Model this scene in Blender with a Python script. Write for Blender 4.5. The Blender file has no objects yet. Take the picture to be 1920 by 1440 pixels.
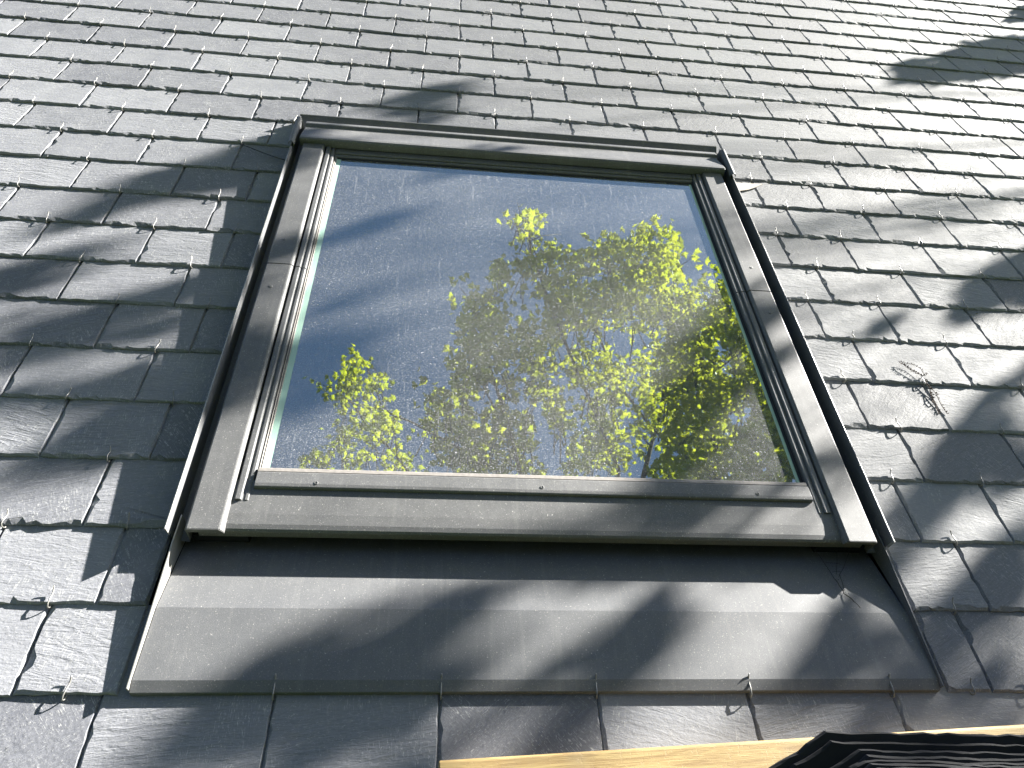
import bpy, bmesh, math, random
import numpy as np
from mathutils import Vector, Matrix

# ------------------------------------------------------------------ frame of reference
# Everything on the roof is described in roof coordinates, in metres:
#   u to the right along the courses, v up the slope, n outwards from the slates.
PITCH = math.radians(50)
EAVE = 4.6                                   # height of the roof origin above the ground
cp, sp_ = math.cos(PITCH), math.sin(PITCH)
ROOF = Matrix(((1, 0, 0, 0), (0, cp, -sp_, 0), (0, sp_, cp, EAVE), (0, 0, 0, 1)))
ROT = ROOF.to_3x3()
SUN = Vector((0.80, 0.55, 0.24)).normalized()   # towards the sun, roof coordinates
SUNW = ROT @ SUN

sc = bpy.context.scene
col = sc.collection

# ------------------------------------------------------------------ camera
CAM = Vector((0.98208, -0.36279, 1.14077))
RIGHT = Vector((0.994024, -0.036674, 0.102817))
DOWN = Vector((0.040674, -0.749624, -0.660614))
FWD = Vector((0.101301, 0.660848, -0.743652))
cam = bpy.data.cameras.new('camera')
cam.sensor_width = 36.0
cam.lens = 1312.39 / 1920 * 36.0
cam.clip_start, cam.clip_end = 0.02, 3000
camo = bpy.data.objects.new('camera', cam)
col.objects.link(camo)
R3 = Matrix((RIGHT, -DOWN, -FWD)).transposed()
camo.matrix_world = Matrix.Translation(ROOF @ CAM) @ (ROT @ R3).to_4x4()
sc.camera = camo

# ------------------------------------------------------------------ sky, sun, exposure
world = bpy.data.worlds.new('World')
sc.world = world
world.use_nodes = True
wn = world.node_tree
wn.nodes.clear()
sky = wn.nodes.new('ShaderNodeTexSky')
sky.sky_type = 'NISHITA'
sky.sun_disc = False
sky.sun_elevation = math.asin(SUNW.z)
sky.sun_rotation = math.atan2(SUNW.x, SUNW.y)
sky.air_density = 0.85
sky.dust_density = 0.6
sky.ozone_density = 1.0
bg = wn.nodes.new('ShaderNodeBackground')
bg.inputs['Strength'].default_value = SKY_STRENGTH = 0.05
wo = wn.nodes.new('ShaderNodeOutputWorld')
wn.links.new(sky.outputs[0], bg.inputs['Color'])
wn.links.new(bg.outputs[0], wo.inputs['Surface'])

sun = bpy.data.lights.new('sun', 'SUN')
sun.energy = 5.0
sun.angle = math.radians(0.53)
sun.color = (1.0, 0.965, 0.90)
suno = bpy.data.objects.new('sun', sun)
col.objects.link(suno)
suno.matrix_world = Matrix.Translation((6, 0, 14)) @ SUNW.to_track_quat('Z', 'Y').to_matrix().to_4x4()

sc.view_settings.view_transform = 'Standard'
sc.view_settings.look = 'None'
sc.view_settings.gamma = 1.0
sc.view_settings.use_curve_mapping = False
sc.view_settings.exposure = 2.8
sc.cycles.max_bounces = 8
sc.cycles.transparent_max_bounces = 12
sc.cycles.use_denoising = True

# ------------------------------------------------------------------ helpers
rng = random.Random(7)
nrng = np.random.default_rng(11)


class NT:
    """tiny node-tree builder"""
    def __init__(self, name):
        self.m = bpy.data.materials.new(name)
        self.m.use_nodes = True
        self.t = self.m.node_tree
        self.t.nodes.clear()
        self.out = self.n('ShaderNodeOutputMaterial')

    def n(self, kind, **kw):
        nd = self.t.nodes.new(kind)
        for k, v in kw.items():
            setattr(nd, k, v)
        return nd

    def l(self, a, b):
        self.t.links.new(a, b)

    def val(self, sock, v):
        if hasattr(v, 'is_output') or isinstance(v, bpy.types.NodeSocket):
            self.l(v, sock)
        else:
            sock.default_value = v

    def math(self, op, a, b=0.0, clamp=False):
        nd = self.n('ShaderNodeMath', operation=op, use_clamp=clamp)
        self.val(nd.inputs[0], a)
        self.val(nd.inputs[1], b)
        return nd.outputs[0]

    def ramp(self, x, a, b, lo=0.0, hi=1.0):
        nd = self.n('ShaderNodeMapRange')
        self.val(nd.inputs['Value'], x)
        nd.inputs['From Min'].default_value = a
        nd.inputs['From Max'].default_value = b
        nd.inputs['To Min'].default_value = lo
        nd.inputs['To Max'].default_value = hi
        return nd.outputs[0]

    def noise(self, vec, scale, detail=3.0, rough=0.55, dist=0.0):
        nd = self.n('ShaderNodeTexNoise')
        self.l(vec, nd.inputs['Vector'])
        nd.inputs['Scale'].default_value = scale
        nd.inputs['Detail'].default_value = detail
        nd.inputs['Roughness'].default_value = rough
        nd.inputs['Distortion'].default_value = dist
        return nd.outputs['Fac']

    def mix(self, f, a, b):
        nd = self.n('ShaderNodeMix', data_type='RGBA')
        self.val(nd.inputs[0], f)
        for s, v in ((nd.inputs[6], a), (nd.inputs[7], b)):
            if isinstance(v, tuple):
                s.default_value = (*v, 1.0) if len(v) == 3 else v
            else:
                self.l(v, s)
        return nd.outputs[2]

    def vmul(self, vec, xyz):
        nd = self.n('ShaderNodeVectorMath', operation='MULTIPLY')
        self.l(vec, nd.inputs[0])
        nd.inputs[1].default_value = xyz
        return nd.outputs[0]

    def bsdf(self, **kw):
        nd = self.n('ShaderNodeBsdfPrincipled')
        for k, v in kw.items():
            s = nd.inputs[k.replace('_', ' ')]
            if isinstance(v, tuple) and len(v) == 3:
                v = (*v, 1.0)
            self.val(s, v)
        self.l(nd.outputs[0], self.out.inputs['Surface'])
        return nd

    def bump(self, h, dist, strength=1.0, normal=None):
        nd = self.n('ShaderNodeBump')
        nd.inputs['Distance'].default_value = dist
        self.val(nd.inputs['Strength'], strength)
        self.l(h, nd.inputs['Height'])
        if normal is not None:
            self.l(normal, nd.inputs['Normal'])
        return nd.outputs[0]


def link_mesh(name, verts, faces, mat, parent=None, smooth=False):
    me = bpy.data.meshes.new(name)
    me.from_pydata([tuple(v) for v in verts], [], [tuple(f) for f in faces])
    me.validate()
    bm = bmesh.new()
    bm.from_mesh(me)
    bmesh.ops.recalc_face_normals(bm, faces=bm.faces)
    bm.to_mesh(me)
    bm.free()
    if smooth:
        me.shade_smooth()
    if mat:
        me.materials.append(mat)
    o = bpy.data.objects.new(name, me)
    col.objects.link(o)
    if parent is not None:
        o.parent = parent
    else:
        o.matrix_world = ROOF
    return o


def tag(o, label=None, cat=None, group=None, kind=None):
    if label:
        o['label'] = label
    if cat:
        o['category'] = cat
    if group:
        o['group'] = group
    if kind:
        o['kind'] = kind
    return o


def empty(name, uvn):
    o = bpy.data.objects.new(name, None)
    o.empty_display_size = 0.05
    col.objects.link(o)
    o.matrix_world = ROOF @ Matrix.Translation(uvn)
    return o


class Geo:
    """collects solids, in the coordinates of their parent"""
    def __init__(self):
        self.v, self.f = [], []

    def add(self, vs, fs):
        b = len(self.v)
        self.v += [tuple(p) for p in vs]
        self.f += [tuple(b + i for i in f) for f in fs]

    def prism(self, prof, axis, a, b, skew=0.0):
        """closed profile extruded along u (profile in v,n) or along v (profile in u,n)"""
        k = len(prof)
        vs = []
        for c in (a, b):
            for p, q in prof:
                vs.append((c, p, q) if axis == 'u' else (p, c, q))
        fs = [tuple(range(k))[::-1], tuple(range(k, 2 * k))]
        fs += [(i, (i + 1) % k, k + (i + 1) % k, k + i) for i in range(k)]
        self.add(vs, fs)

    def box(self, lo, hi):
        x0, y0, z0 = lo
        x1, y1, z1 = hi
        self.prism([(y0, z0), (y1, z0), (y1, z1), (y0, z1)], 'u', x0, x1)

    def tube(self, pts, rad, sides=6, cap=True):
        pts = [Vector(p) for p in pts]
        n = len(pts)
        if not hasattr(rad, '__len__'):
            rad = [rad] * n
        rings = []
        ref = None
        for i, p in enumerate(pts):
            t = (pts[min(i + 1, n - 1)] - pts[max(i - 1, 0)])
            t = t.normalized() if t.length > 1e-9 else Vector((0, 0, 1))
            if ref is None:
                ref = t.orthogonal().normalized()
            ref = (ref - t * ref.dot(t))
            ref = ref.normalized() if ref.length > 1e-6 else t.orthogonal().normalized()
            bi = t.cross(ref)
            rings.append([p + (ref * math.cos(2 * math.pi * k / sides) + bi * math.sin(2 * math.pi * k / sides)) * rad[i]
                          for k in range(sides)])
        vs = [q for r in rings for q in r]
        fs = []
        for i in range(n - 1):
            for k in range(sides):
                a, b = i * sides + k, i * sides + (k + 1) % sides
                fs.append((a, b, b + sides, a + sides))
        if cap:
            fs.append(tuple(range(sides))[::-1])
            fs.append(tuple((n - 1) * sides + k for k in range(sides)))
        self.add(vs, fs)

    def build(self, name, mat, parent=None, smooth=False, bevel=0.0):
        o = link_mesh(name, self.v, self.f, mat, parent, smooth)
        if bevel:
            md = o.modifiers.new('edge', 'BEVEL')
            md.width = bevel
            md.segments = 2
            md.limit_method = 'ANGLE'
            md.angle_limit = math.radians(35)
        return o


def plate(path, t):
    """sheet metal: an open path in a plane, thickened by t on its left side"""
    n = len(path)
    off = []
    for i in range(n):
        a = Vector(path[max(i - 1, 0)])
        b = Vector(path[i])
        c = Vector(path[min(i + 1, n - 1)])
        d1 = (b - a).normalized() if i > 0 else (c - b).normalized()
        d2 = (c - b).normalized() if i < n - 1 else d1
        n1, n2 = Vector((-d1.y, d1.x)), Vector((-d2.y, d2.x))
        m = (n1 + n2)
        m = m / max(0.4, m.dot(n1)) if m.length > 1e-6 else n1
        off.append((b.x + m.x * t, b.y + m.y * t))
    return list(path) + off[::-1]

# ------------------------------------------------------------------ materials
def slate_material(name, base_lo, base_hi, rough=0.44, spec=0.6, relief=1.0, marks=1.0):
    k = NT(name)
    tc = k.n('ShaderNodeTexCoord')
    oi = k.n('ShaderNodeObjectInfo')
    rnd = oi.outputs['Random']
    ang = k.ramp(rnd, 0, 1, -0.75, 0.25)
    vr = k.n('ShaderNodeVectorRotate', rotation_type='Z_AXIS')
    k.l(tc.outputs['Object'], vr.inputs['Vector'])
    k.l(ang, vr.inputs['Angle'])
    off = k.n('ShaderNodeVectorMath', operation='ADD')
    k.l(vr.outputs[0], off.inputs[0])
    cmb = k.n('ShaderNodeCombineXYZ')
    k.l(k.math('MULTIPLY', rnd, 37.0), cmb.inputs[0])
    k.l(k.math('MULTIPLY', rnd, 91.0), cmb.inputs[1])
    k.l(k.math('MULTIPLY', rnd, 23.0), cmb.inputs[2])
    k.l(cmb.outputs[0], off.inputs[1])
    P = off.outputs[0]
    cloud = k.noise(P, 14.0, 4.0, 0.6)
    fine = k.noise(P, 160.0, 3.0, 0.65)
    grain = k.noise(k.vmul(P, (1.0, 7.0, 1.0)), 55.0, 4.0, 0.65, 0.3)
    ridge = k.noise(k.vmul(P, (1.0, 4.5, 1.0)), 17.0, 3.0, 0.6, 0.9)
    # pale scratches and flakes
    sc1 = k.noise(k.vmul(P, (9.0, 1.0, 1.0)), 26.0, 2.0, 0.5, 1.2)
    sc2 = k.noise(k.vmul(P, (1.0, 6.0, 1.0)), 40.0, 2.0, 0.5, 1.5)
    patch = k.noise(P, 9.0, 2.0, 0.5)
    s1 = k.math('MULTIPLY', k.ramp(k.math('ABSOLUTE', k.math('SUBTRACT', sc1, 0.5)), 0.0, 0.026, 1, 0), k.ramp(patch, 0.44, 0.56))
    s2 = k.math('MULTIPLY', k.ramp(k.math('ABSOLUTE', k.math('SUBTRACT', sc2, 0.5)), 0.0, 0.016, 1, 0), k.ramp(patch, 0.54, 0.40))
    scr = k.math('MULTIPLY', k.math('MAXIMUM', s1, s2), k.ramp(fine, 0.42, 0.56))
    speck = k.ramp(k.noise(P, 420.0, 1.0, 0.5), 0.70, 0.76)
    tone = k.math('ADD', k.math('MULTIPLY', rnd, 0.75), k.math('MULTIPLY', cloud, 0.75))
    tone = k.math('ADD', tone, k.math('MULTIPLY', k.math('SUBTRACT', grain, 0.5), 0.5))
    c = k.mix(k.ramp(tone, 0.2, 1.15), base_lo, base_hi)
    c = k.mix(k.math('MULTIPLY', speck, 0.7 * marks), c, (0.34, 0.34, 0.34))
    c = k.mix(k.math('MULTIPLY', scr, 1.0 * marks), c, (0.50, 0.50, 0.49))
    rl = k.math('MULTIPLY', k.ramp(k.math('FRACT', k.math('MULTIPLY', rnd, 7.31)), 0, 1, 0.25, 0.8), relief)
    b1 = k.bump(ridge, 0.0034, rl)
    b2 = k.bump(grain, 0.0013, rl, b1)
    b3 = k.bump(fine, 0.0008, 0.8 * relief, b2)
    r = k.ramp(k.math('ADD', k.math('MULTIPLY', cloud, 0.6), k.math('MULTIPLY', fine, 0.4)), 0.3, 0.7, rough - 0.07, rough + 0.09)
    k.bsdf(Base_Color=c, Roughness=r, Specular_IOR_Level=spec, Diffuse_Roughness=1.0, Normal=b3)
    return k.m


def metal_material(name, base, rough, dust=0.35, spec=0.5, metallic=0.0):
    k = NT(name)
    g = k.n('ShaderNodeNewGeometry')
    P = g.outputs['Position']
    film = k.noise(P, 9.0, 5.0, 0.65)
    mid = k.noise(P, 60.0, 4.0, 0.6)
    peb = k.noise(P, 900.0, 2.0, 0.6)
    s1 = k.ramp(k.noise(P, 420.0, 1.0, 0.5), 0.66, 0.74)
    s2 = k.ramp(k.noise(P, 240.0, 1.0, 0.5), 0.76, 0.78)
    speck = k.math('MAXIMUM', k.math('MULTIPLY', s1, 0.55), s2)
    grit = k.ramp(k.noise(P, 650.0, 2.0, 0.7), 0.42, 0.72, 0.0, 0.55)
    f = k.math('MULTIPLY', k.ramp(film, 0.35, 0.75), k.ramp(mid, 0.25, 0.7))
    c = k.mix(k.math('MULTIPLY', f, dust), base, (0.27, 0.268, 0.262))
    c = k.mix(k.math('MULTIPLY', grit, dust * 1.4, True), c, (0.34, 0.335, 0.32))
    c = k.mix(k.math('MULTIPLY', speck, dust * 2.0, True), c, (0.62, 0.60, 0.55))
    dent = k.noise(k.vmul(P, (1.0, 1.6, 1.6)), 5.0, 2.0, 0.45)
    run = k.noise(k.vmul(P, (26.0, 1.2, 1.2)), 3.0, 3.0, 0.6)
    c = k.mix(k.ramp(run, 0.55, 0.75, 0.0, 0.16), c, (0.27, 0.265, 0.25))
    b = k.bump(dent, 0.006, 0.45)
    b = k.bump(peb, 0.0005, 0.6, b)
    b = k.bump(mid, 0.0006, 0.12, b)
    r = k.ramp(film, 0.3, 0.7, rough - 0.05, rough + 0.08)
    k.bsdf(Base_Color=c, Roughness=r, Specular_IOR_Level=spec, Metallic=metallic, Normal=b)
    return k.m


def glass_material():
    k = NT('dusty window glass')
    g = k.n('ShaderNodeNewGeometry')
    P = g.outputs['Position']
    tr = k.n('ShaderNodeBsdfTransparent')
    tr.inputs[0].default_value = (0.72, 0.80, 0.78, 1)
    gl = k.n('ShaderNodeBsdfGlossy')
    gl.inputs['Color'].default_value = (0.87, 1.0, 0.97, 1)
    gl.inputs['Roughness'].default_value = 0.0
    wav = k.noise(P, 2.3, 2.0, 0.4)
    k.l(k.bump(wav, 0.0012, 0.35), gl.inputs['Normal'])
    fr = k.n('ShaderNodeFresnel')
    fr.inputs['IOR'].default_value = 3.6
    m1 = k.n('ShaderNodeMixShader')
    k.l(fr.outputs[0], m1.inputs[0])
    k.l(tr.outputs[0], m1.inputs[1])
    k.l(gl.outputs[0], m1.inputs[2])
    # dust: an even film, fine grains, dried rain trails
    df = k.n('ShaderNodeBsdfDiffuse')
    df.inputs[0].default_value = (0.60, 0.61, 0.62, 1)
    film = k.ramp(k.noise(P, 3.5, 5.0, 0.6), 0.3, 0.75, 0.05, 0.11)
    gr = k.ramp(k.noise(P, 420.0, 2.0, 0.7), 0.53, 0.66, 0.0, 0.28)
    sp = k.ramp(k.noise(P, 300.0, 1.0, 0.5), 0.715, 0.75, 0.0, 0.7)
    trail = k.ramp(k.noise(k.vmul(P, (14.0, 0.8, 0.8)), 9.0, 2.0, 0.5), 0.66, 0.72, 0.0, 0.10)
    d = k.math('ADD', k.math('ADD', film, gr), k.math('ADD', sp, trail), True)
    m2 = k.n('ShaderNodeMixShader')
    k.l(d, m2.inputs[0])
    k.l(m1.outputs[0], m2.inputs[1])
    k.l(df.outputs[0], m2.inputs[2])
    k.l(m2.outputs[0], k.out.inputs['Surface'])
    return k.m


def plain(name, c, rough=0.6, spec=0.4, var=0.25, scale=30.0, bump=0.0, metallic=0.0):
    k = NT(name)
    g = k.n('ShaderNodeTexCoord')
    n = k.noise(g.outputs['Object'], scale, 4.0, 0.6)
    lo = tuple(x * (1 - var) for x in c)
    hi = tuple(min(1, x * (1 + var)) for x in c)
    cc = k.mix(k.ramp(n, 0.3, 0.7), lo, hi)
    kw = dict(Base_Color=cc, Roughness=rough, Specular_IOR_Level=spec, Metallic=metallic)
    if bump:
        kw['Normal'] = k.bump(n, bump, 0.6)
    k.bsdf(**kw)
    return k.m


def wood_material():
    k = NT('weathered pine')
    tc = k.n('ShaderNodeTexCoord')
    P = tc.outputs['Object']
    ring = k.noise(k.vmul(P, (1.0, 9.0, 6.0)), 9.0, 5.0, 0.65, 1.6)
    fib = k.noise(k.vmul(P, (2.0, 60.0, 40.0)), 14.0, 3.0, 0.6)
    crk = k.ramp(k.noise(k.vmul(P, (34.0, 9.0, 9.0)), 6.0, 4.0, 0.7, 2.0), 0.60, 0.66)
    crk = k.math('MULTIPLY', crk, k.ramp(fib, 0.42, 0.58))
    c = k.mix(k.ramp(ring, 0.38, 0.62), (0.21, 0.135, 0.05), (0.35, 0.255, 0.105))
    c = k.mix(k.math('MULTIPLY', fib, 0.25), c, (0.36, 0.25, 0.12))
    c = k.mix(k.math('MULTIPLY', crk, 0.4), c, (0.16, 0.10, 0.045))
    blot = k.ramp(k.noise(P, 16.0, 4.0, 0.65), 0.5, 0.75, 0.0, 0.5)
    c = k.mix(blot, c, (0.25, 0.19, 0.10))
    b = k.bump(k.math('SUBTRACT', fib, k.math('MULTIPLY', crk, 0.8)), 0.0008, 0.5)
    k.bsdf(Base_Color=c, Roughness=0.62, Specular_IOR_Level=0.3, Normal=b)
    return k.m


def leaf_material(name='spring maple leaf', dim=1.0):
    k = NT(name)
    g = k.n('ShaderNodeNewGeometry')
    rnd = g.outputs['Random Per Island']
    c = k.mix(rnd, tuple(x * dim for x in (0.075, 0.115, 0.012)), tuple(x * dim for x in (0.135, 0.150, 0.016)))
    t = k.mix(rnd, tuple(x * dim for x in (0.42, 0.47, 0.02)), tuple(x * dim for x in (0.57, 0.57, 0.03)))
    df = k.n('ShaderNodeBsdfPrincipled')
    k.l(c, df.inputs['Base Color'])
    df.inputs['Roughness'].default_value = 0.5
    df.inputs['Specular IOR Level'].default_value = 0.35
    tl = k.n('ShaderNodeBsdfTranslucent')
    k.l(t, tl.inputs[0])
    m = k.n('ShaderNodeMixShader')
    m.inputs[0].default_value = 0.58
    k.l(df.outputs[0], m.inputs[1])
    k.l(tl.outputs[0], m.inputs[2])
    k.l(m.outputs[0], k.out.inputs['Surface'])
    return k.m


M_SLATE = slate_material('roof slate', (0.098, 0.103, 0.123), (0.240, 0.246, 0.270), 0.80, 1.0)
M_SPARE = slate_material('shaded spare slate', (0.016, 0.017, 0.020), (0.034, 0.035, 0.039), 0.82, 0.15, 0.2, 0.0)  # slate darkened: shade between the spare slates put into its colour
M_METAL = metal_material('anthracite cladding', (0.092, 0.093, 0.095), 0.52, 0.27, 0.30)
M_FLASH = metal_material('grey flashing sheet', (0.104, 0.107, 0.113), 0.54, 0.20, 0.24)
M_SUNLIT_EDGE = metal_material('sunlit sheet edge', (0.24, 0.235, 0.22), 0.36, 0.25)  # flashing colour raised to carry the sunlight on its edges
M_GLASS = glass_material()
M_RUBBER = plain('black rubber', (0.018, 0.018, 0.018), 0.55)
M_GASKET = plain('pale gasket', (0.20, 0.185, 0.17), 0.7, 0.3, 0.2, 120)  # paler than the black rubber used on the right and top
M_SPACER = plain('pale green glass edge', (0.34, 0.50, 0.42), 0.35, 0.5, 0.08, 20)
M_STEEL = plain('stainless wire', (0.22, 0.215, 0.20), 0.42, 0.5, 0.15, 200, metallic=0.55)
M_DARK = plain('unlit room', (0.02, 0.022, 0.026), 0.9, 0.1, 0.1, 5)  # near-black in place of shade, for room lining and window frame
M_DECK = plain('roof underlay', (0.02, 0.02, 0.022), 0.9, 0.1)
M_BAR = plain('painted blind rail', (0.62, 0.66, 0.62), 0.5, 0.4, 0.05)
M_WOOD = wood_material()
M_LEAF = leaf_material()
M_ADDED_WOODS = leaf_material('dark woodland leaf', 0.22)  # darkened leaf of the added trees, to keep their green bounce low
M_BARK = plain('maple bark', (0.085, 0.068, 0.050), 0.85, 0.2, 0.45, 14, 0.01)
M_LAWN = plain('lawn', (0.045, 0.075, 0.022), 0.9, 0.1, 0.45, 0.8)
M_DRY = plain('dry plant bits', (0.030, 0.020, 0.013), 0.85, 0.1, 0.5, 300)
M_WEB = plain('cobweb threads', (0.035, 0.035, 0.033), 0.8, 0.2, 0.3, 300)
M_SCRAP = plain('beige underlay scrap', (0.40, 0.36, 0.32), 0.8, 0.2, 0.1, 60)

# ------------------------------------------------------------------ ground and roof
gm = Geo()
S = 1500
gm.add([(-S, -S, 0), (S, -S, 0), (S, S, 0), (-S, S, 0)], [(0, 1, 2, 3)])
ground = gm.build('ground', M_LAWN)
ground.matrix_world = Matrix.Identity(4)
tag(ground, 'green lawn stretching away below the roof', 'ground', kind='structure')

W, G, T = 0.25, 0.14087, 0.0064          # slate width, exposed height, thickness
LEN = 0.285
CUT_L, CUT_R = 0.5225, 1.8505            # where the slates stop beside the roof window
U0, U1, R0, R1 = -1.75, 5.25, -4, 30     # extent of the slope

deck = Geo()
for lo, hi in (((U0, -0.60, -0.12), (0.50, 4.3, -0.055)), ((1.87, -0.60, -0.12), (U1, 4.3, -0.055)),
               ((0.50, -0.60, -0.12), (1.87, 0.34, -0.055)), ((0.50, 1.75, -0.12), (1.87, 4.3, -0.055))):
    deck.box(lo, hi)
roof = deck.build('roof', M_DECK)
tag(roof, 'slate roof slope of grey hooked slates around the roof window', 'roof', kind='structure')


def edge_run(n, amp_lo, amp_hi, seed):
    """how far the dressed edge is chipped back at each of n points"""
    r = random.Random(seed)
    out, cur = [], r.uniform(amp_lo, amp_hi)
    for i in range(n):
        if r.random() < 0.55:
            cur = r.uniform(amp_lo, amp_hi) if r.random() < 0.8 else r.uniform(amp_hi, amp_hi * 2.0)
        out.append(cur)
    return out


def slate_geo(xl, xr, seed, nb=22, ns=13, length=LEN, back=0.0):
    """one hand-dressed slate: tail at y=0, face at z=0; chipped bevel along the tail and both sides"""
    r = random.Random(seed)
    w = xr - xl
    nb = max(4, int(nb * w / W))
    yv = G * 1.10
    top_out, top_in = [], []
    cb = edge_run(nb, 0.0008, 0.0064, seed + 1)
    cl = edge_run(ns, 0.0008, 0.0062, seed + 2)
    cr = edge_run(ns, 0.0004, 0.0020, seed + 3)
    for i in range(nb):                                   # tail, left to right
        x = xl + w * i / (nb - 1) + (r.uniform(-.3, .3) * w / nb if 0 < i < nb - 1 else 0)
        top_out.append([x, r.uniform(-.0013, .0013)])
        dx = cl[0] if i == 0 else (-cr[0] if i == nb - 1 else 0)
        top_in.append([x + dx, top_out[-1][1] + cb[i]])
    for i in range(1, ns):                                # right side, upwards
        y = yv * i / (ns - 1) + (r.uniform(-.3, .3) * yv / ns if i < ns - 1 else 0)
        x = xr + r.uniform(-.0006, .0006)
        top_out.append([x, y])
        top_in.append([x - cr[i], y])
    top_out += [[xr, length], [xl, length]]
    top_in += [[xr, length], [xl, length]]
    for i in range(ns - 1, 0, -1):
        y = yv * i / (ns - 1) + (r.uniform(-.3, .3) * yv / ns if i < ns - 1 else 0)
        x = xl + r.uniform(-.0006, .0006)
        top_out.append([x, y])
        top_in.append([x + cl[i], y])
    k = len(top_out)
    vs = [(x, y, 0.0) for x, y in top_in]
    vs += [(x, y, -T * r.uniform(.40, .90)) for x, y in top_out]
    vs += [(x, y, -T) for x, y in top_out]
    fs = [tuple(range(k))]
    for b in (0, k):
        fs += [(b + i, b + (i + 1) % k, b + k + (i + 1) % k, b + k + i) for i in range(k)]
    fs.append(tuple(range(2 * k, 3 * k))[::-1])
    return vs, fs


def slate_matrix(u, v, r, amt=1.0):
    tilt = -T / G + r.uniform(-.0035, .0035) * amt
    return (Matrix.Translation((u, v + r.uniform(-.0012, .0012) * amt, 0.0045 + r.uniform(-.0004, .0006) * amt))
            @ Matrix.Rotation(tilt, 4, 'X') @ Matrix.Rotation(r.uniform(-.004, .004) * amt, 4, 'Y')
            @ Matrix.Rotation(r.uniform(-.003, .003) * amt, 4, 'Z'))


def on_screen(u, v, m):
    q = Vector((u, v, 0.004)) - CAM
    z = q.dot(FWD)
    if z < 0.05:
        return False
    x, y = 960 + 1312.39 * q.dot(RIGHT) / z, 720 + 1312.39 * q.dot(DOWN) / z
    return -m < x < 1920 + m and -m < y < 1440 + m


def row_pieces(k):
    """(left, right) of every slate of course k, as fractions of the slate grid, cut round the window"""
    par = 0.5 * (k % 2)
    cells = []
    i = int(U0 / W) - 2
    while i * W < U1 + 1:
        cells.append((i + par - .5, i + par + .5))
        i += 1
    if not 0 <= k <= 11:
        return cells, None
    L, Rr = CUT_L / W, CUT_R / W
    out = []
    left = [c for c in cells if c[1] <= L - .95]
    right = [c for c in cells if c[0] >= Rr + .95]
    a = max(c[1] for c in left) if left else L - 2
    b = min(c[0] for c in right) if right else Rr + 2
    # make up the remaining width on each side of the window with cut slates
    for lo, hi, sgn in ((a, L, 1), (Rr, b, -1)):
        step = 0.78 if hi - lo < 1.25 else 1.0
        j = lo + step if sgn > 0 else hi - step
        out += [(lo, j), (j, hi)]
    return left + out + right, (L, Rr)


variants = {}
hook_me = None


def make_hook():
    pts = [(0, .050, -.0075), (0, .012, -.0062), (0, .000, -.0062), (0, -.0050, -.0050), (0, -.0072, -.0012), (0, -.0066, .0026),
           (0, -.0030, .0052), (0, .0040, .0054), (0, .0110, .0038), (0, .0165, .0040), (0, .0215, .0068), (0, .0240, .0090)]
    pts = [(p[0], p[1], p[2]) for p in pts]
    g = Geo()
    g.tube(pts, 0.0012, 6)
    return g


outer = Geo()
slates = hooks = 0
hg = make_hook()
for k in range(R0, R1):
    r = random.Random(1000 + k)
    cells, cut = row_pieces(k)
    v = k * G
    for a, b in cells:
        seed = r.randrange(10 ** 6)
        uc = (a + b) / 2 * W
        xl, xr = a * W + r.uniform(.0008, .0022) - uc, b * W - r.uniform(.0008, .0022) - uc
        if cut and abs(b - cut[0]) < 1e-6:
            xr = b * W - uc
        if cut and abs(a - cut[1]) < 1e-6:
            xl = a * W - uc
        mat = slate_matrix(uc, v, r)
        seen = any(on_screen(uu, vv, 25) for uu in (a * W, uc, b * W) for vv in (v, v + .5 * G, v + G))
        if seen:
            full = abs(b - a - 1) < 1e-6
            if full:
                key = r.randrange(26)
                if key not in variants:
                    g = Geo()
                    g.add(*slate_geo(-W / 2 + .0014, W / 2 - .0014, 500 + key * 17))
                    o = g.build('slate', M_SLATE, roof)
                    variants[key] = o.data
                else:
                    o = bpy.data.objects.new('slate', variants[key])
                    col.objects.link(o)
                    o.parent = roof
            else:
                g = Geo()
                g.add(*slate_geo(xl, xr, seed))
                o = g.build('slate', M_SLATE, roof)
            o.matrix_local = mat
            slates += 1
        elif U0 < uc < U1:
            vs, fs = slate_geo(xl, xr, seed, nb=6, ns=4)
            outer.add([mat @ Vector(p) for p in vs], fs)
        # a wire hook at the middle of each tail
        hu = uc
        if cut and .7 < b - a < .9:
            hu = (a + .5) * W if a < 4 else (b - .5) * W
        if cut and k > 0:
            if abs(b - cut[0]) < 1e-6 or abs(a - cut[1]) < 1e-6:
                if b - a < .40:
                    continue
        if seen and on_screen(hu, v, 20):
            if k == 12 and .52 < hu < 1.86:
                continue
            if hook_me is None:
                ho = hg.build('slate_hook', M_STEEL, roof, smooth=True)
                hook_me = ho.data
            else:
                ho = bpy.data.objects.new('slate_hook', hook_me)
                col.objects.link(ho)
                ho.parent = roof
            ho.matrix_local = Matrix.Translation((hu + r.uniform(-.003, .003), v - .0005, 0.0042)) @ Matrix.Rotation(r.uniform(-.2, .2), 4, 'Z') @ Matrix.Rotation(r.uniform(-.28, .28), 4, 'Y') @ Matrix.Diagonal((1, r.uniform(.78, 1.1), r.uniform(.8, 1.1), 1))
            hooks += 1
# hooks that hold the lower edge of the flashing
for i in (3, 4, 5, 6, 7):
    ho = bpy.data.objects.new('slate_hook', hook_me)
    col.objects.link(ho)
    ho.parent = roof
    ho.matrix_local = Matrix.Translation((i * W + (0, .002, -.003, .001, -.004)[i - 3], -.0015, .0052)) @ Matrix.Rotation((.03, 0, -.05, -.08, -.07)[i - 3], 4, 'Z') @ Matrix.Diagonal((1, 1.12, 1.15, 1))
oo = outer.build('outer_slates', M_SLATE, roof)
tag(oo, kind='stuff')
print('slates', slates, 'hooks', hooks)

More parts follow.
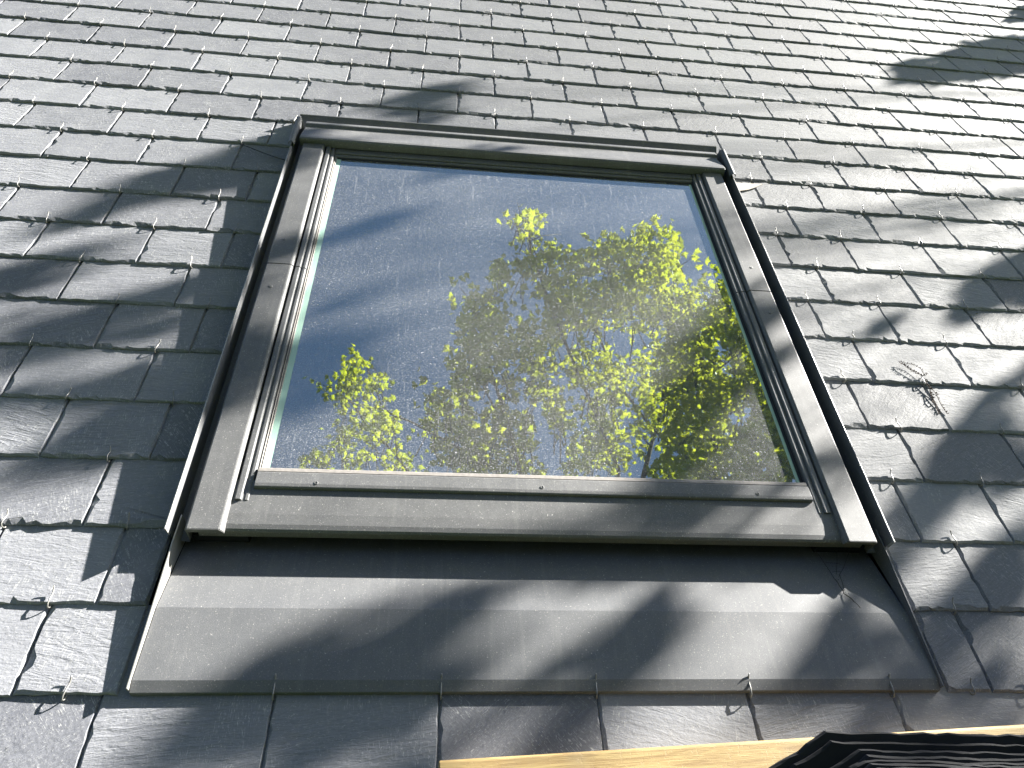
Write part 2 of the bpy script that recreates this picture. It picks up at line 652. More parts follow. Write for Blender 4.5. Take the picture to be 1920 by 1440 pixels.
# ------------------------------------------------------------------ flashing round the roof window
UL, UR = 0.527, 1.845                       # side gutter upstands
UC = (UL + UR) / 2


def mir(prof):
    """mirror a (u, n) profile to the other side of the window"""
    return [(2 * UC - p, q) for p, q in prof][::-1]


flash = empty('window_flashing', (UC, 0, 0))
tag(flash, 'grey sheet metal flashing around the roof window, with a broad apron below it', 'flashing')
FO = Matrix.Translation((-UC, 0, 0))


def fin(g, name, mat, parent, o=(UC, 0, 0), **kw):
    g.v = [(p[0] - o[0], p[1] - o[1], p[2] - o[2]) for p in g.v]
    return g.build(name, mat, parent, **kw)


g = Geo()
AP = [(.0005, -.002), (.0015, .0065), (.0175, .0105), (.134, .0040), (.30, -.0440), (.36, -.046)]
g.prism(plate(AP, .0012), 'u', .541, 1.833)
fin(g, 'apron', M_FLASH, flash, bevel=.0006)
for s in (0, 1):                             # turned-up side edges of the apron, running up into the gutters
    g = Geo()
    pts_lo = [(.004, .004), (.134, .003), (.215, -.018), (.300, -.042)]
    pts_hi = [(.004, .0155), (.134, .0165), (.20, .0170), (.215, .0165), (.240, .018), (.300, .0140)]
    prof = pts_lo + pts_hi[::-1]
    a, b = (.5375, .5400) if s == 0 else (1.8340, 1.8365)
    g.prism(prof, 'u', a, b)
    fin(g, 'apron_upturn', M_SUNLIT_EDGE if s == 0 else M_FLASH, flash, bevel=.0005)  # sun-facing left edge paler: its light is in the colour
for s in (0, 1):
    g = Geo()
    path = [(.5265, .0365), (.5285, .0365), (.5300, -.0120), (.5560, -.0150), (.5600, .0180)]
    if s:
        path = [(2 * UC - p, q) for p, q in path]
    pr = plate(path, .0011 if s == 0 else -.0011)
    g.prism(pr, 'v', .263, 1.665)
    fin(g, 'side_gutter', M_FLASH, flash, bevel=.0004)
    g = Geo()                                # hemmed lip of the gutter, sunlight put into its pale colour
    lip = [(.5250, .0335), (.5262, .0375), (.5282, .0380), (.5292, .0360), (.5300, .0150), (.5290, .0150), (.5275, .0330)]
    g.prism(lip if s == 0 else mir(lip), 'v', .258, 1.655)
    fin(g, 'gutter_lip', M_SUNLIT_EDGE, flash, bevel=.0004)
    g = Geo()                                # rolled corner cap where the gutter meets the head flashing
    cap = []
    for i in range(11):
        t = math.radians(-60 + 24 * i)
        cap.append((.5285 + .0095 * math.cos(t) * .9, .0390 + .0110 * math.sin(t)))
    capi = [(p * .80 + .5285 * .20, q * .80 + .0390 * .20) for p, q in cap]
    cp_prof = cap + capi[::-1]
    g.prism(cp_prof if s == 0 else mir(cp_prof), 'v', 1.500, 1.640)
    fin(g, 'corner_cap', M_METAL, flash, smooth=False)
g = Geo()
HD = [(1.600, -.020), (1.640, -.018), (1.652, .0060), (1.6870, .0300), (1.6890, .0304), (1.7010, .0050)]
g.prism(plate(HD, .0012), 'u', .523, 1.839)
fin(g, 'head_flashing', M_FLASH, flash, bevel=.0004)

# ------------------------------------------------------------------ the roof window itself
win = empty('roof_window', (UC, .9, 0))
win['kind'] = 'thing'
tag(win, 'large square roof window in dark grey cladding, its dusty pane reflecting a maple', 'roof window')
WO = (UC, .9, 0)


def wpart(g, name, mat, **kw):
    return fin(g, name, mat, win, o=WO, **kw)


def screw(parent, u, v, n, r=.0042, deep=True):
    gg = Geo()
    rings = [(r, 0), (r * .92, r * .35), (r * .55, r * .42), (r * .45, r * .12 if deep else r * .36), (0.0001, r * .1 if deep else r * .36)]
    vs, fs = [], []
    for rr, z in rings:
        vs += [(u + rr * math.cos(2 * math.pi * i / 12), v + rr * math.sin(2 * math.pi * i / 12), n + z) for i in range(12)]
    for j in range(len(rings) - 1):
        fs += [(j * 12 + i, j * 12 + (i + 1) % 12, j * 12 + 12 + (i + 1) % 12, j * 12 + 12 + i) for i in range(12)]
    gg.add(vs, fs)
    gg.v = [(p[0] - WO[0], p[1] - WO[1], p[2] - WO[2]) for p in gg.v]
    return gg.build('screw', M_METAL, parent, smooth=True)


SEAM = .9755
COVER = [(.5570, .0020), (.5570, .0290), (.5583, .0312), (.5610, .0325), (.6130, .0325), (.6160, .0315), (.6195, .0265), (.6205, .0180),
         (.6180, .0180), (.6170, .0255), (.6150, .0290), (.5620, .0290), (.5600, .0270), (.5600, .0020)]
for s in (0, 1):
    for v0, v1, nm in ((.262, SEAM - .0011, 'lower'), (SEAM + .0011, 1.560, 'upper')):
        g = Geo()
        g.prism(COVER if s == 0 else mir(COVER), 'v', v0, v1)
        if nm == 'lower':                    # folded end of the cover
            end = [(.5575, .0225), (.5575, .0290), (.5600, .0322), (.6135, .0322), (.6190, .0265), (.6190, .0225)]
            g.prism(end if s == 0 else mir(end), 'v', .2605, .2620)
        o = wpart(g, 'side_cover', M_METAL, bevel=.0011)
        u = .5835 if s == 0 else 2 * UC - .5855
        screw(o, u, .8925 if nm == 'lower' else 1.069, .0320, .0040, False)
    # stepped sash profile and its dark gaps
    st = [(.6225, -.010), (.6235, .0235), (.6255, .0268), (.6345, .0268), (.6365, .0250), (.6372, .0205), (.6405, .0205), (.6415, .0235),
          (.6470, .0235), (.6490, .0215), (.6500, .0130), (.6500, -.010)]
    for v0, v1 in ((.3265, SEAM - .0010), (SEAM + .0010, 1.545)):
        g = Geo()
        g.prism(st if s == 0 else mir(st), 'v', v0, v1)
        wpart(g, 'sash_profile', M_METAL, bevel=.0008)
    # two rubber beads between sash and glass
    for a, n in ((.6512, .0165), (.6548, .0150)):
        g = Geo()
        gk = [(a, .008), (a, n), (a + .0012, n + .0010), (a + .0024, n - .0004), (a + .0024, .008)]
        g.prism(gk if s == 0 else mir(gk), 'v', .392, 1.490)
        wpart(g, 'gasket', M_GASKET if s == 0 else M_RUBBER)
    # edge of the inner pane, pale green, seen through the outer one
    g = Geo()
    ed = [(.6510, -.0060), (.6510, .0125), (.6570, .0125), (.6700 if s == 0 else .6640, .0118), (.6700 if s == 0 else .6640, -.0060)]
    g.prism(ed if s == 0 else mir(ed), 'v', .392, 1.488)
    wpart(g, 'pane_edge', M_SPACER if s == 0 else M_SPACER)
    g = Geo()                                # the wooden frame under the cladding, coloured near black for the shade there
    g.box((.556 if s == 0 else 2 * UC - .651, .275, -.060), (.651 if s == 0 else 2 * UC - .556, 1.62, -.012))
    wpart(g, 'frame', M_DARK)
# bottom sash bar, three screws
g = Geo()
g.prism([(.3505, .0060), (.3510, .0265), (.3535, .0292), (.3600, .0300), (.3840, .0285), (.3862, .0268), (.3862, .0060)], 'u', .6535, 2 * UC - .6535)
bar = wpart(g, 'sash_bar', M_METAL, bevel=.0010)
for u, v in ((.7625, .3625), (1.1815, .3655), (1.6075, .3635)):
    screw(bar, u, v, .0292, .0040)
g = Geo()
g.prism([(.3868, .0060), (.3868, .0250), (.3880, .0262), (.3960, .0245), (.3985, .0215), (.3985, .0060)], 'u', .6530, 2 * UC - .6530)
wpart(g, 'bar_gasket', M_GASKET, bevel=.0005)
# sloping bottom cover with rounded lip and the dark face under it
g = Geo()
BC = [(.3700, .0225), (.3000, .0222), (.2800, .0210), (.2715, .0190), (.2680, .0160), (.2672, .0120), (.2690, .0120), (.2700, .0150),
      (.2730, .0172), (.2810, .0190), (.3700, .0205)]
g.prism(BC, 'u', .560, 2 * UC - .560)
wpart(g, 'bottom_cover', M_METAL)
g = Geo()
g.prism([(.2700, .0140), (.2685, -.0040), (.2950, -.0060), (.2950, .0140)], 'u', .572, 2 * UC - .572)
wpart(g, 'front_face', M_METAL, bevel=.0012)
for s in (0, 1):                             # little clips at the ends of the front face
    g = Geo()
    x0, x1 = (.5600, .5700) if s == 0 else (2 * UC - .5700, 2 * UC - .5600)
    g.box((x0, .2760, -.0040), (x1, .2960, .0130))
    wpart(g, 'corner_clip', M_RUBBER, bevel=.0015)
# top hood: back ridge, step, sloping face, rounded lip
g = Geo()
HOOD = [(1.6500, -.0100), (1.6500, .0290), (1.6480, .0318), (1.6330, .0350), (1.6300, .0340), (1.6210, .0285), (1.6140, .0290), (1.5400, .0465),
        (1.5310, .0470), (1.5255, .0445), (1.5235, .0400), (1.5225, .0230), (1.5400, .0200), (1.6000, -.0100)]
g.prism(HOOD, 'u', .5480, 2 * UC - .5480)
wpart(g, 'hood', M_METAL, bevel=.0014)
# top sash rails, under the hood
for i, (v0, v1, n) in enumerate(((1.500, 1.540, .0215), (1.4880, 1.4985, .0175))):
    g = Geo()
    g.prism([(v0, .0), (v0, n - .002), (v0 + .002, n), (v1, n), (v1, .0)], 'u', .6510, 2 * UC - .6510)
    wpart(g, 'top_rail', M_METAL, bevel=.0008)
g = Geo()
g.prism([(1.4820, .0085), (1.4820, .0135), (1.4840, .0150), (1.4875, .0150), (1.4875, .0085)], 'u', .6580, 2 * UC - .6580)
wpart(g, 'top_gasket', M_RUBBER)
# the pane
g = Geo()
g.box((.6702, .3950, .0080), (2 * UC - .6642, 1.4870, .0120))
wpart(g, 'glass_pane', M_GLASS)
# what little can be seen behind it: lining with the room's darkness in its colour, blind rail and its brackets
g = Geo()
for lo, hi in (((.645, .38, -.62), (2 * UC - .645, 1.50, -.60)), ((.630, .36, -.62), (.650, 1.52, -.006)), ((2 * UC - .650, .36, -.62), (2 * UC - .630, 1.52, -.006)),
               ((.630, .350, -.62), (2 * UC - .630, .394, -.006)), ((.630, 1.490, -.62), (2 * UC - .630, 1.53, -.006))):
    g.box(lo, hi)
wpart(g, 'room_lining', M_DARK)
g = Geo()
g.box((.6850, 1.2990, -.018), (2 * UC - .6850, 1.3050, -.013))
wpart(g, 'blind_rail', M_BAR, bevel=.001)
g = Geo()
g.box((.6700, 1.3600, -.018), (2 * UC - .6700, 1.3780, -.013))
wpart(g, 'blind_rail', M_BAR, bevel=.001)
for u in (1.010, 1.336):
    g = Geo()
    g.box((u - .0045, 1.3050, -.0185), (u + .0045, 1.3600, -.0135))
    wpart(g, 'bracket', M_BAR, bevel=.001)

# ------------------------------------------------------------------ maples
# a maple leaf: five lobes, slightly folded along the midrib, about one unit long
LOBES = [(0.0, 0.0), (.10, -.02), (.34, .02), (.26, .14), (.52, .34), (.36, .38), (.40, .46), (.22, .44), (.24, .62), (.13, .66),
         (.0, 1.0), (-.13, .66), (-.24, .62), (-.22, .44), (-.40, .46), (-.36, .38), (-.52, .34), (-.26, .14), (-.34, .02), (-.10, -.02)]
LEAF_V = np.array([(x, y, -.30 * abs(x) - .20 * y * y) for x, y in LOBES] + [(0, .34, .05)])
LEAF_V[:, 1] -= .45
LEAF_F = [(i, (i + 1) % 20, 20) for i in range(20)]


def rand_rot(n, droop):
    """random frames for n leaves; the leaf axis hangs down by about droop"""
    az = nrng.uniform(0, 2 * np.pi, n)
    el = nrng.normal(-droop, .45, n)
    y = np.stack([np.cos(az) * np.cos(el), np.sin(az) * np.cos(el), np.sin(el)], 1)
    h = nrng.normal(size=(n, 3)) * .55 + np.array([0, 0, 1.0])
    x = np.cross(y, h)
    x /= np.linalg.norm(x, axis=1)[:, None] + 1e-9
    z = np.cross(x, y)
    return np.stack([x, y, z], 2)


def leaf_cloud(name, pos, size, parent, droop=.55):
    n = len(pos)
    R = rand_rot(n, droop)
    V = LEAF_V[None] * size[:, None, None]
    V = np.einsum('nij,nkj->nki', R, V) + pos[:, None, :]
    k = len(LEAF_V)
    F = (np.array(LEAF_F)[None] + (np.arange(n) * k)[:, None, None]).reshape(-1, 3)
    me = bpy.data.meshes.new(name)
    me.from_pydata(V.reshape(-1, 3).tolist(), [], F.tolist())
    me.materials.append(M_LEAF)
    o = bpy.data.objects.new(name, me)
    col.objects.link(o)
    o.parent = parent
    tag(o, kind='stuff')
    return o


def limb_path(a, b, sag, n=7, wob=.05):
    a, b = Vector(a), Vector(b)
    L = (b - a).length
    out = []
    w = Vector((rng.uniform(-1, 1), rng.uniform(-1, 1), rng.uniform(-1, 1))) * L * wob
    for i in range(n):
        t = i / (n - 1)
        p = a.lerp(b, t)
        p += w * math.sin(math.pi * t) + Vector((0, 0, sag * L * math.sin(math.pi * t)))
        p += Vector((rng.uniform(-1, 1), rng.uniform(-1, 1), rng.uniform(-1, 1))) * L * .012 * (0 < i < n - 1)
        out.append(p)
    return out


def mirror_point(x, y, D):
    """the place D metres out from the pane that a camera ray through (x, y) of the frame reaches by reflection"""
    d = FWD * 1312.39 + RIGHT * (x - 960) + DOWN * (y - 720)
    t = (.012 - CAM.z) / d.z
    P = CAM + d * t
    d.normalize()
    return ROOF @ (P + Vector((d.x, d.y, -d.z)) * D)


# --- the maple that leans over the roof from the lawn; the pane mirrors it
t1 = bpy.data.objects.new('maple_tree', None)
col.objects.link(t1)
t1.location = (3.3, -6.2, 0)
tag(t1, 'tall spring maple on the lawn, its bright crown mirrored in the window pane', 'tree')
O1 = Vector(t1.location)

STEMS = [  # limbs, as they run in the mirrored view, with radius at the start
    ([(1350, 1150), (1346, 905), (1340, 830), (1326, 730), (1310, 640), (1296, 590), (1285, 540)], .030),
    ([(1190, 1150), (1206, 895), (1222, 830), (1240, 770), (1252, 690), (1256, 600), (1240, 500), (1215, 450)], .022),
    ([(1150, 1180), (980, 900), (950, 790), (918, 690), (895, 600), (880, 570)], .016),
    ([(1150, 1180), (1160, 880), (1110, 760), (1060, 640), (1020, 540), (995, 470), (990, 405)], .018),
    ([(1150, 1180), (960, 905), (880, 850), (770, 790), (720, 770), (690, 690)], .014),
    ([(720, 1150), (790, 920), (740, 850), (690, 800), (650, 740), (662, 670)], .011),
    ([(1350, 1150), (1400, 900), (1420, 800), (1400, 700), (1375, 620), (1362, 550)], .016),
    ([(1346, 905), (1290, 860), (1220, 800), (1160, 720), (1120, 620), (1140, 520), (1160, 470)], .014),
    ([(1206, 895), (1250, 850), (1320, 800), (1400, 760), (1440, 700)], .010),
    ([(1326, 730), (1280, 690), (1230, 640), (1200, 560)], .009),
    ([(1310, 660), (1350, 690), (1390, 660), (1400, 600)], .008),
    ([(720, 1150), (640, 930), (610, 870), (580, 858)], .008),
    ([(1500, 1150), (1470, 930), (1465, 850), (1450, 760)], .012),
]
CLUMPS = [  # x, y, half-width, half-height in the mirrored view
    (992, 418, 24, 27), (972, 402, 9, 6), (1025, 470, 25, 18), (985, 500, 28, 20), (940, 510, 18, 25), (1062, 500, 35, 30), (1045, 545, 40, 30),
    (1100, 490, 28, 28), (1145, 455, 24, 18), (1165, 480, 38, 34), (1205, 438, 20, 20), (1212, 490, 38, 38), (1257, 460, 26, 30), (1240, 520, 38, 38),
    (1180, 530, 40, 38), (1130, 560, 45, 38), (1190, 590, 42, 34), (1080, 590, 34, 30), (1245, 578, 34, 28), (900, 580, 30, 28), (870, 602, 14, 12),
    (925, 610, 22, 28), (890, 640, 34, 34), (860, 680, 18, 18), (932, 660, 28, 28), (980, 640, 34, 28), (1010, 670, 34, 34), (1040, 620, 24, 24),
    (870, 720, 24, 34), (902, 690, 22, 18), (830, 752, 18, 28), (808, 790, 14, 16), (865, 790, 32, 28), (900, 830, 34, 28), (930, 790, 28, 34),
    (850, 845, 38, 26), (880, 870, 28, 22), (922, 870, 38, 22), (1010, 730, 24, 28), (1040, 762, 22, 36), (1060, 790, 22, 22), (985, 800, 22, 32),
    (985, 850, 18, 28), (1000, 880, 22, 16), (1110, 690, 42, 38), (1150, 720, 34, 42), (1130, 770, 28, 38), (1125, 812, 28, 28), (1100, 842, 38, 36),
    (1150, 860, 34, 28), (1080, 880, 28, 18), (1290, 650, 46, 46), (1260, 700, 42, 38), (1320, 700, 38, 38), (1230, 742, 36, 36), (1300, 760, 46, 46),
    (1280, 820, 36, 46), (1340, 820, 38, 56), (1250, 880, 28, 24), (1310, 880, 44, 28), (1352, 740, 32, 36), (1360, 560, 22, 38), (1335, 592, 28, 26),
    (1370, 622, 28, 28), (1390, 660, 22, 28), (1400, 722, 32, 38), (1440, 760, 22, 44), (1420, 820, 30, 36), (1380, 872, 36, 34), (1432, 892, 36, 20),
    (1462, 850, 22, 34), (660, 690, 20, 34), (655, 722, 24, 24), (705, 716, 20, 17), (690, 680, 10, 10), (644, 762, 14, 14), (650, 830, 18, 28),
    (640, 808, 8, 10), (700, 800, 42, 28), (735, 790, 18, 18), (745, 870, 28, 22), (690, 850, 18, 14), (600, 856, 22, 14), (578, 862, 12, 9), (662, 870, 18, 18),
    # beyond the pane: the crown goes on to the right and downwards
    (1480, 700, 40, 50), (1500, 780, 50, 50), (1540, 860, 60, 50), (1450, 950, 80, 45), (1330, 960, 90, 50), (1200, 960, 80, 45), (1050, 960, 90, 40),
    (900, 970, 80, 45), (760, 960, 70, 40), (1580, 760, 50, 60), (1640, 880, 60, 60), (1380, 1060, 120, 50), (1150, 1070, 110, 50), (1440, 620, 34, 40), (1420, 540, 30, 40),
]


def depth_at(x, y):
    return 5.0 + .55 * math.sin(x * .011 + 1.0) + .45 * math.sin(y * .017 + x * .006) + (.9 if x < 780 else 0) - (.8 if x > 1240 and y > 600 else 0)


bg_ = Geo()
trunk_top = Vector((3.25, -5.2, 4.2))
tr = Geo()
tp = [Vector((3.3, -6.2, -.05)), Vector((3.32, -6.15, .5)), Vector((3.28, -5.95, 2.0)), Vector((3.22, -5.6, 3.3)), trunk_top]
tr.tube([p - O1 for p in tp], [.27, .21, .18, .16, .13], 12)
for base_px, rad in STEMS:
    pts = [mirror_point(x, y, depth_at(x, y)) for x, y in base_px]
    n = len(pts)
    if base_px[0][1] > 1100:
        arm = limb_path(trunk_top, pts[0], .05, 6)[:-1]
        pts = arm + pts
        rr = [max(rad * 1.9 * (1 - i / 5) + rad * i / 5, rad) for i in range(5)] + [1.25 * rad * (1 - .8 * i / (n - 1)) + .002 for i in range(n)]
    else:
        rr = [1.25 * rad * (1 - .8 * i / (n - 1)) + .002 for i in range(n)]
    bg_.tube([p - O1 for p in pts], rr, 6)
P1, S1 = [], []
for x, y, a, b in CLUMPS:
    c = mirror_point(x, y, depth_at(x, y))
    cnt = int(max(5, math.pi * a * b / 27))
    # twigs that carry the clump
    for _ in range(3):
        e = mirror_point(x + rng.uniform(-a, a), y + rng.uniform(-b, b), depth_at(x, y) + rng.uniform(-.3, .3))
        s0 = mirror_point(x + rng.uniform(-30, 30), y + b + rng.uniform(20, 60), depth_at(x, y))
        bg_.tube([p - O1 for p in (s0, s0.lerp(c, .6) + Vector((rng.uniform(-.04, .04),) * 3), e)], [.0075, .0055, .0026], 4)
    for _ in range(cnt):
        th, r_ = rng.uniform(0, 2 * math.pi), math.sqrt(rng.random())
        r_ = r_ * 1.0 if rng.random() < .85 else r_ * 1.5
        q = mirror_point(x + a * r_ * math.cos(th), y + b * r_ * math.sin(th), depth_at(x, y) + rng.gauss(0, .28))
        P1.append(q - O1)
        S1.append(rng.uniform(.050, .090))
# side shoots with leaves all along the limbs
for base_px, rad in STEMS:
    for (x0, y0), (x1, y1) in zip(base_px[1:], base_px[2:]):
        for _ in range(4):
            f = rng.random()
            x, y = x0 + (x1 - x0) * f, y0 + (y1 - y0) * f
            ex, ey = x + rng.uniform(-62, 62), y - rng.uniform(5, 75)
            if ex < 790 and rng.random() < .6:
                continue
            d0, d1 = depth_at(x, y), depth_at(ex, ey) + rng.uniform(-.4, .4)
            pa, pb = mirror_point(x, y, d0), mirror_point(ex, ey, d1)
            mid = pa.lerp(pb, .5) + Vector((rng.uniform(-.04, .04), rng.uniform(-.04, .04), rng.uniform(-.02, .06)))
            bg_.tube([p - O1 for p in (pa, mid, pb)], [.0065, .0045, .0022], 4)
            if y0 > 470:
                for _k in range(15):
                    g_ = rng.uniform(.3, 1.1)
                    q = pa.lerp(pb, g_) + Vector((rng.gauss(0, .075), rng.gauss(0, .075), rng.gauss(-.03, .075)))
                    P1.append(q - O1)
                    S1.append(rng.uniform(.050, .095))
tr.build('trunk', M_BARK, t1, smooth=True)
tag(bg_.build('branches', M_BARK, t1, smooth=True), kind='stuff')
leaf_cloud('crown', np.array([tuple(p) for p in P1]), np.array(S1), t1)

# --- the maple beside the gable, between the roof and the sun: it dapples the slates
# clusters of its foliage, seen along the sunlight (metres across the beam)
SHADE = [
    [(0.948, -0.156), (0.974, -0.181), (1.019, -0.208), (1.02, -0.231), (1.01, -0.247), (1.049, -0.279), (1.003, -0.288), (0.778, -0.265), (0.882, -0.239), (0.918, -0.222), (0.93, -0.196), (0.863, -0.177), (0.899, -0.161)],
    [(0.814, -0.106), (0.805, -0.122), (0.792, -0.135), (0.745, -0.155), (0.702, -0.154), (0.665, -0.136), (0.702, -0.116), (0.728, -0.102)],
    [(0.559, -0.169), (0.583, -0.181), (0.568, -0.211), (0.551, -0.222), (0.452, -0.217), (0.505, -0.181)],
    [(0.621, -0.112), (0.577, -0.131), (0.576, -0.144), (0.556, -0.16), (0.495, -0.151), (0.444, -0.143), (0.499, -0.121), (0.539, -0.114), (0.572, -0.11)],
    [(0.447, -0.161), (0.465, -0.173), (0.467, -0.19), (0.438, -0.201), (0.404, -0.191), (0.415, -0.174)],
    [(0.56, -0.1), (0.51, -0.117), (0.454, -0.11), (0.417, -0.102), (0.42, -0.093)],
    [(0.414, -0.134), (0.363, -0.159), (0.31, -0.187), (0.292, -0.195), (0.171, -0.177), (0.254, -0.152), (0.345, -0.117), (0.375, -0.127), (0.35, -0.145)],
    [(0.402, -0.092), (0.366, -0.112), (0.312, -0.125), (0.293, -0.117), (0.335, -0.098), (0.361, -0.09)],
    [(0.217, -0.112), (0.217, -0.126), (0.228, -0.144), (0.175, -0.175), (0.084, -0.163), (0.088, -0.147), (0.192, -0.108)],
    [(0.266, -0.085), (0.182, -0.114), (0.171, -0.103), (0.182, -0.09), (0.198, -0.082)],
    [(-0.372, -0.131), (-0.383, -0.15), (-0.401, -0.174), (-0.414, -0.205), (-0.437, -0.23), (-0.483, -0.247), (-0.498, -0.233), (-0.508, -0.213), (-0.545, -0.194), (-0.571, -0.196), (-0.664, -0.182), (-0.4, -0.092), (-0.384, -0.104), (-0.378, -0.117)],
    [(-0.679, -0.193), (-0.681, -0.221), (-0.711, -0.241), (-0.787, -0.229)],
    [(-0.652, -0.229), (-0.632, -0.261), (-0.608, -0.28), (-0.611, -0.292), (-0.66, -0.31), (-0.671, -0.294), (-0.692, -0.266), (-0.72, -0.253), (-0.695, -0.239)],
    [(-0.864, -0.308), (-0.839, -0.33), (-0.839, -0.35), (-0.881, -0.366), (-0.922, -0.343), (-0.917, -0.323)],
    [(-0.978, -0.31), (-0.969, -0.327), (-0.97, -0.341), (-0.95, -0.357), (-0.939, -0.373), (-1.035, -0.364), (-1.14, -0.396), (-1.173, -0.38)],
    [(-0.721, -0.428), (-0.765, -0.428), (-0.772, -0.447), (-0.811, -0.457), (-0.85, -0.448), (-0.861, -0.421), (-0.819, -0.408), (-0.782, -0.416)],
    [(-0.742, -0.464), (-0.757, -0.488), (-0.802, -0.517), (-0.851, -0.527), (-0.897, -0.507), (-0.852, -0.477), (-0.788, -0.456)],
    [(-0.709, -0.516), (-0.732, -0.544), (-0.723, -0.598), (-0.773, -0.573), (-0.773, -0.538), (-0.749, -0.511)],
    [(-0.934, -0.424), (-1.012, -0.455), (-1.068, -0.427), (-0.955, -0.387), (-0.936, -0.398), (-0.978, -0.415)],
    [(-0.828, -0.403), (-0.853, -0.414), (-0.893, -0.4), (-0.896, -0.392), (-0.873, -0.393)],
    [(-0.947, -0.45), (-0.987, -0.467), (-1.014, -0.453), (-0.98, -0.441)],
    [(-0.425, -0.522), (-0.436, -0.543), (-0.484, -0.537), (-0.452, -0.522)],
    [(-0.234, -0.446), (-0.272, -0.454), (-0.332, -0.445), (-0.322, -0.433)],
    [(-0.627, -0.382), (-0.666, -0.391), (-0.709, -0.386), (-0.724, -0.375), (-0.682, -0.371)],
    [(-0.502, -0.271), (-0.482, -0.289), (-0.498, -0.317), (-0.58, -0.344), (-0.625, -0.347), (-0.625, -0.332), (-0.571, -0.292)],
    [(0.434, -0.878), (0.472, -0.916), (0.446, -0.976), (0.481, -1.032), (0.429, -1.084), (0.394, -1.158), (0.144, -1.034), (0.218, -0.982), (0.282, -0.925), (0.37, -0.877)],
    [(0.517, -1.185), (0.594, -1.228), (0.565, -1.325), (0.355, -1.214)],
    [(-0.49, -0.612), (-0.47, -0.645), (-0.471, -0.727), (-0.633, -0.646), (-0.534, -0.605)],
    [(1.116, -0.398), (1.137, -0.422), (1.103, -0.469), (1.05, -0.468), (1.021, -0.43), (1.065, -0.398)],
    [(1.024, -0.379), (1.0, -0.427), (0.925, -0.44), (0.936, -0.408)],
    [(0.697, -0.36), (0.691, -0.382), (0.63, -0.405), (0.598, -0.394), (0.651, -0.366)],
    [(0.552, -0.222), (0.548, -0.239), (0.502, -0.232), (0.517, -0.219)],
    [(0.367, -0.193), (0.37, -0.208), (0.352, -0.206), (0.348, -0.194)],
    [(0.137, -0.158), (0.157, -0.173), (0.128, -0.171), (0.1, -0.158)],
    [(0.557, -0.287), (0.552, -0.313), (0.515, -0.324), (0.504, -0.299)],
    [(0.074, -0.195), (0.228, -0.218), (0.306, -0.252), (0.205, -0.243), (0.07, -0.223), (0.016, -0.205)],
    [(-0.439, -0.313), (-0.336, -0.347), (-0.284, -0.384), (-0.197, -0.424), (-0.219, -0.442), (-0.371, -0.396), (-0.504, -0.354), (-0.485, -0.327)],
    [(-0.246, -0.444), (-0.331, -0.435), (-0.618, -0.386), (-0.513, -0.396)],
    [(-0.941, -0.143), (-0.964, -0.153), (-1.133, -0.208), (-1.17, -0.205), (-0.944, -0.128)],
    [(-0.141, -0.469), (-0.199, -0.463), (-0.261, -0.45), (-0.185, -0.457)],
]

E1 = Vector((-.566529, .824042, 0.0))
E2 = Vector((-.197760, -.135960, .970776))


def inside(p, poly):
    x, y = p
    c = False
    n = len(poly)
    for i in range(n):
        x1, y1 = poly[i]
        x2, y2 = poly[(i + 1) % n]
        if (y1 > y) != (y2 > y) and x < (x2 - x1) * (y - y1) / (y2 - y1) + x1:
            c = not c
    return c


t2 = bpy.data.objects.new('maple_tree', None)
col.objects.link(t2)
t2.location = (9.6, 2.4, 0)
tag(t2, 'smaller maple beside the gable, its foliage throwing dappled shade on the slates', 'tree')
O2 = Vector(t2.location)
top2 = Vector((9.5, 2.4, 9.2))
g = Geo()
g.tube([p - O2 for p in (Vector((7.4, 1.6, -.05)), Vector((7.4, 1.58, .4)), Vector((7.3, 1.65, 2.4)), Vector((7.2, 1.55, 4.4)), top2)], [.20, .15, .13, .10, .07], 12)
g.build('trunk', M_BARK, t2, smooth=True)
P2, S2 = [], []
b2 = Geo()
for poly in SHADE:
    xs, ys = [p[0] for p in poly], [p[1] for p in poly]
    hub = []
    D0 = rng.uniform(5.8, 7.4)
    st = .024
    y = min(ys)
    while y < max(ys) + st:
        x = min(xs)
        while x < max(xs) + st:
            q = (x + rng.uniform(-.4, .4) * st, y + rng.uniform(-.4, .4) * st)
            if inside(q, poly):
                D = D0 + rng.uniform(-.5, .5)
                p = ROOF @ (E1 * q[0] + E2 * q[1] + SUN * D)
                hub.append(p)
            x += st
        y += st * .62
    if not hub:
        cx, cy = sum(xs) / len(xs), sum(ys) / len(ys)
        hub = [ROOF @ (E1 * cx + E2 * cy + SUN * D0)]
    cen = sum(hub, Vector()) / len(hub)
    for p in hub:
        P2.append(p - O2)
        S2.append(rng.uniform(.065, .100))
    far = cen + SUNW * 1.6
    b2.tube([p - O2 for p in (far, cen.lerp(far, .4) + Vector((0, 0, .03)), cen)], [.004, .004, .003], 5)
    b2.tube([p - O2 for p in limb_path(top2 - Vector((0, 0, rng.uniform(0, 1.5))), far, .06, 7)], [.006, .0055, .005, .005, .0045, .0045, .004], 6)
for _ in range(900):                          # the rest of its crown, clear of the beam that reaches the roof
    a = rng.uniform(0, 2 * math.pi)
    rr_ = rng.uniform(.2, 1.3)
    p = Vector((9.5 + rr_ * math.cos(a), 2.4 + rr_ * math.sin(a), rng.uniform(6.6, 10.6)))
    q = ROOF.inverted() @ p
    q = q - SUN * (q.z / SUN.z)
    if on_screen(q.x, q.y, 500):
        continue
    P2.append(p - O2)
    S2.append(rng.uniform(.07, .12))
tag(b2.build('branches', M_BARK, t2, smooth=True), kind='stuff')
pos2 = np.array([tuple(p) for p in P2])
sz2 = np.array(S2)
leaf_cloud('crown', pos2 - np.array([0, 0, 0]), sz2, t2, droop=.3)

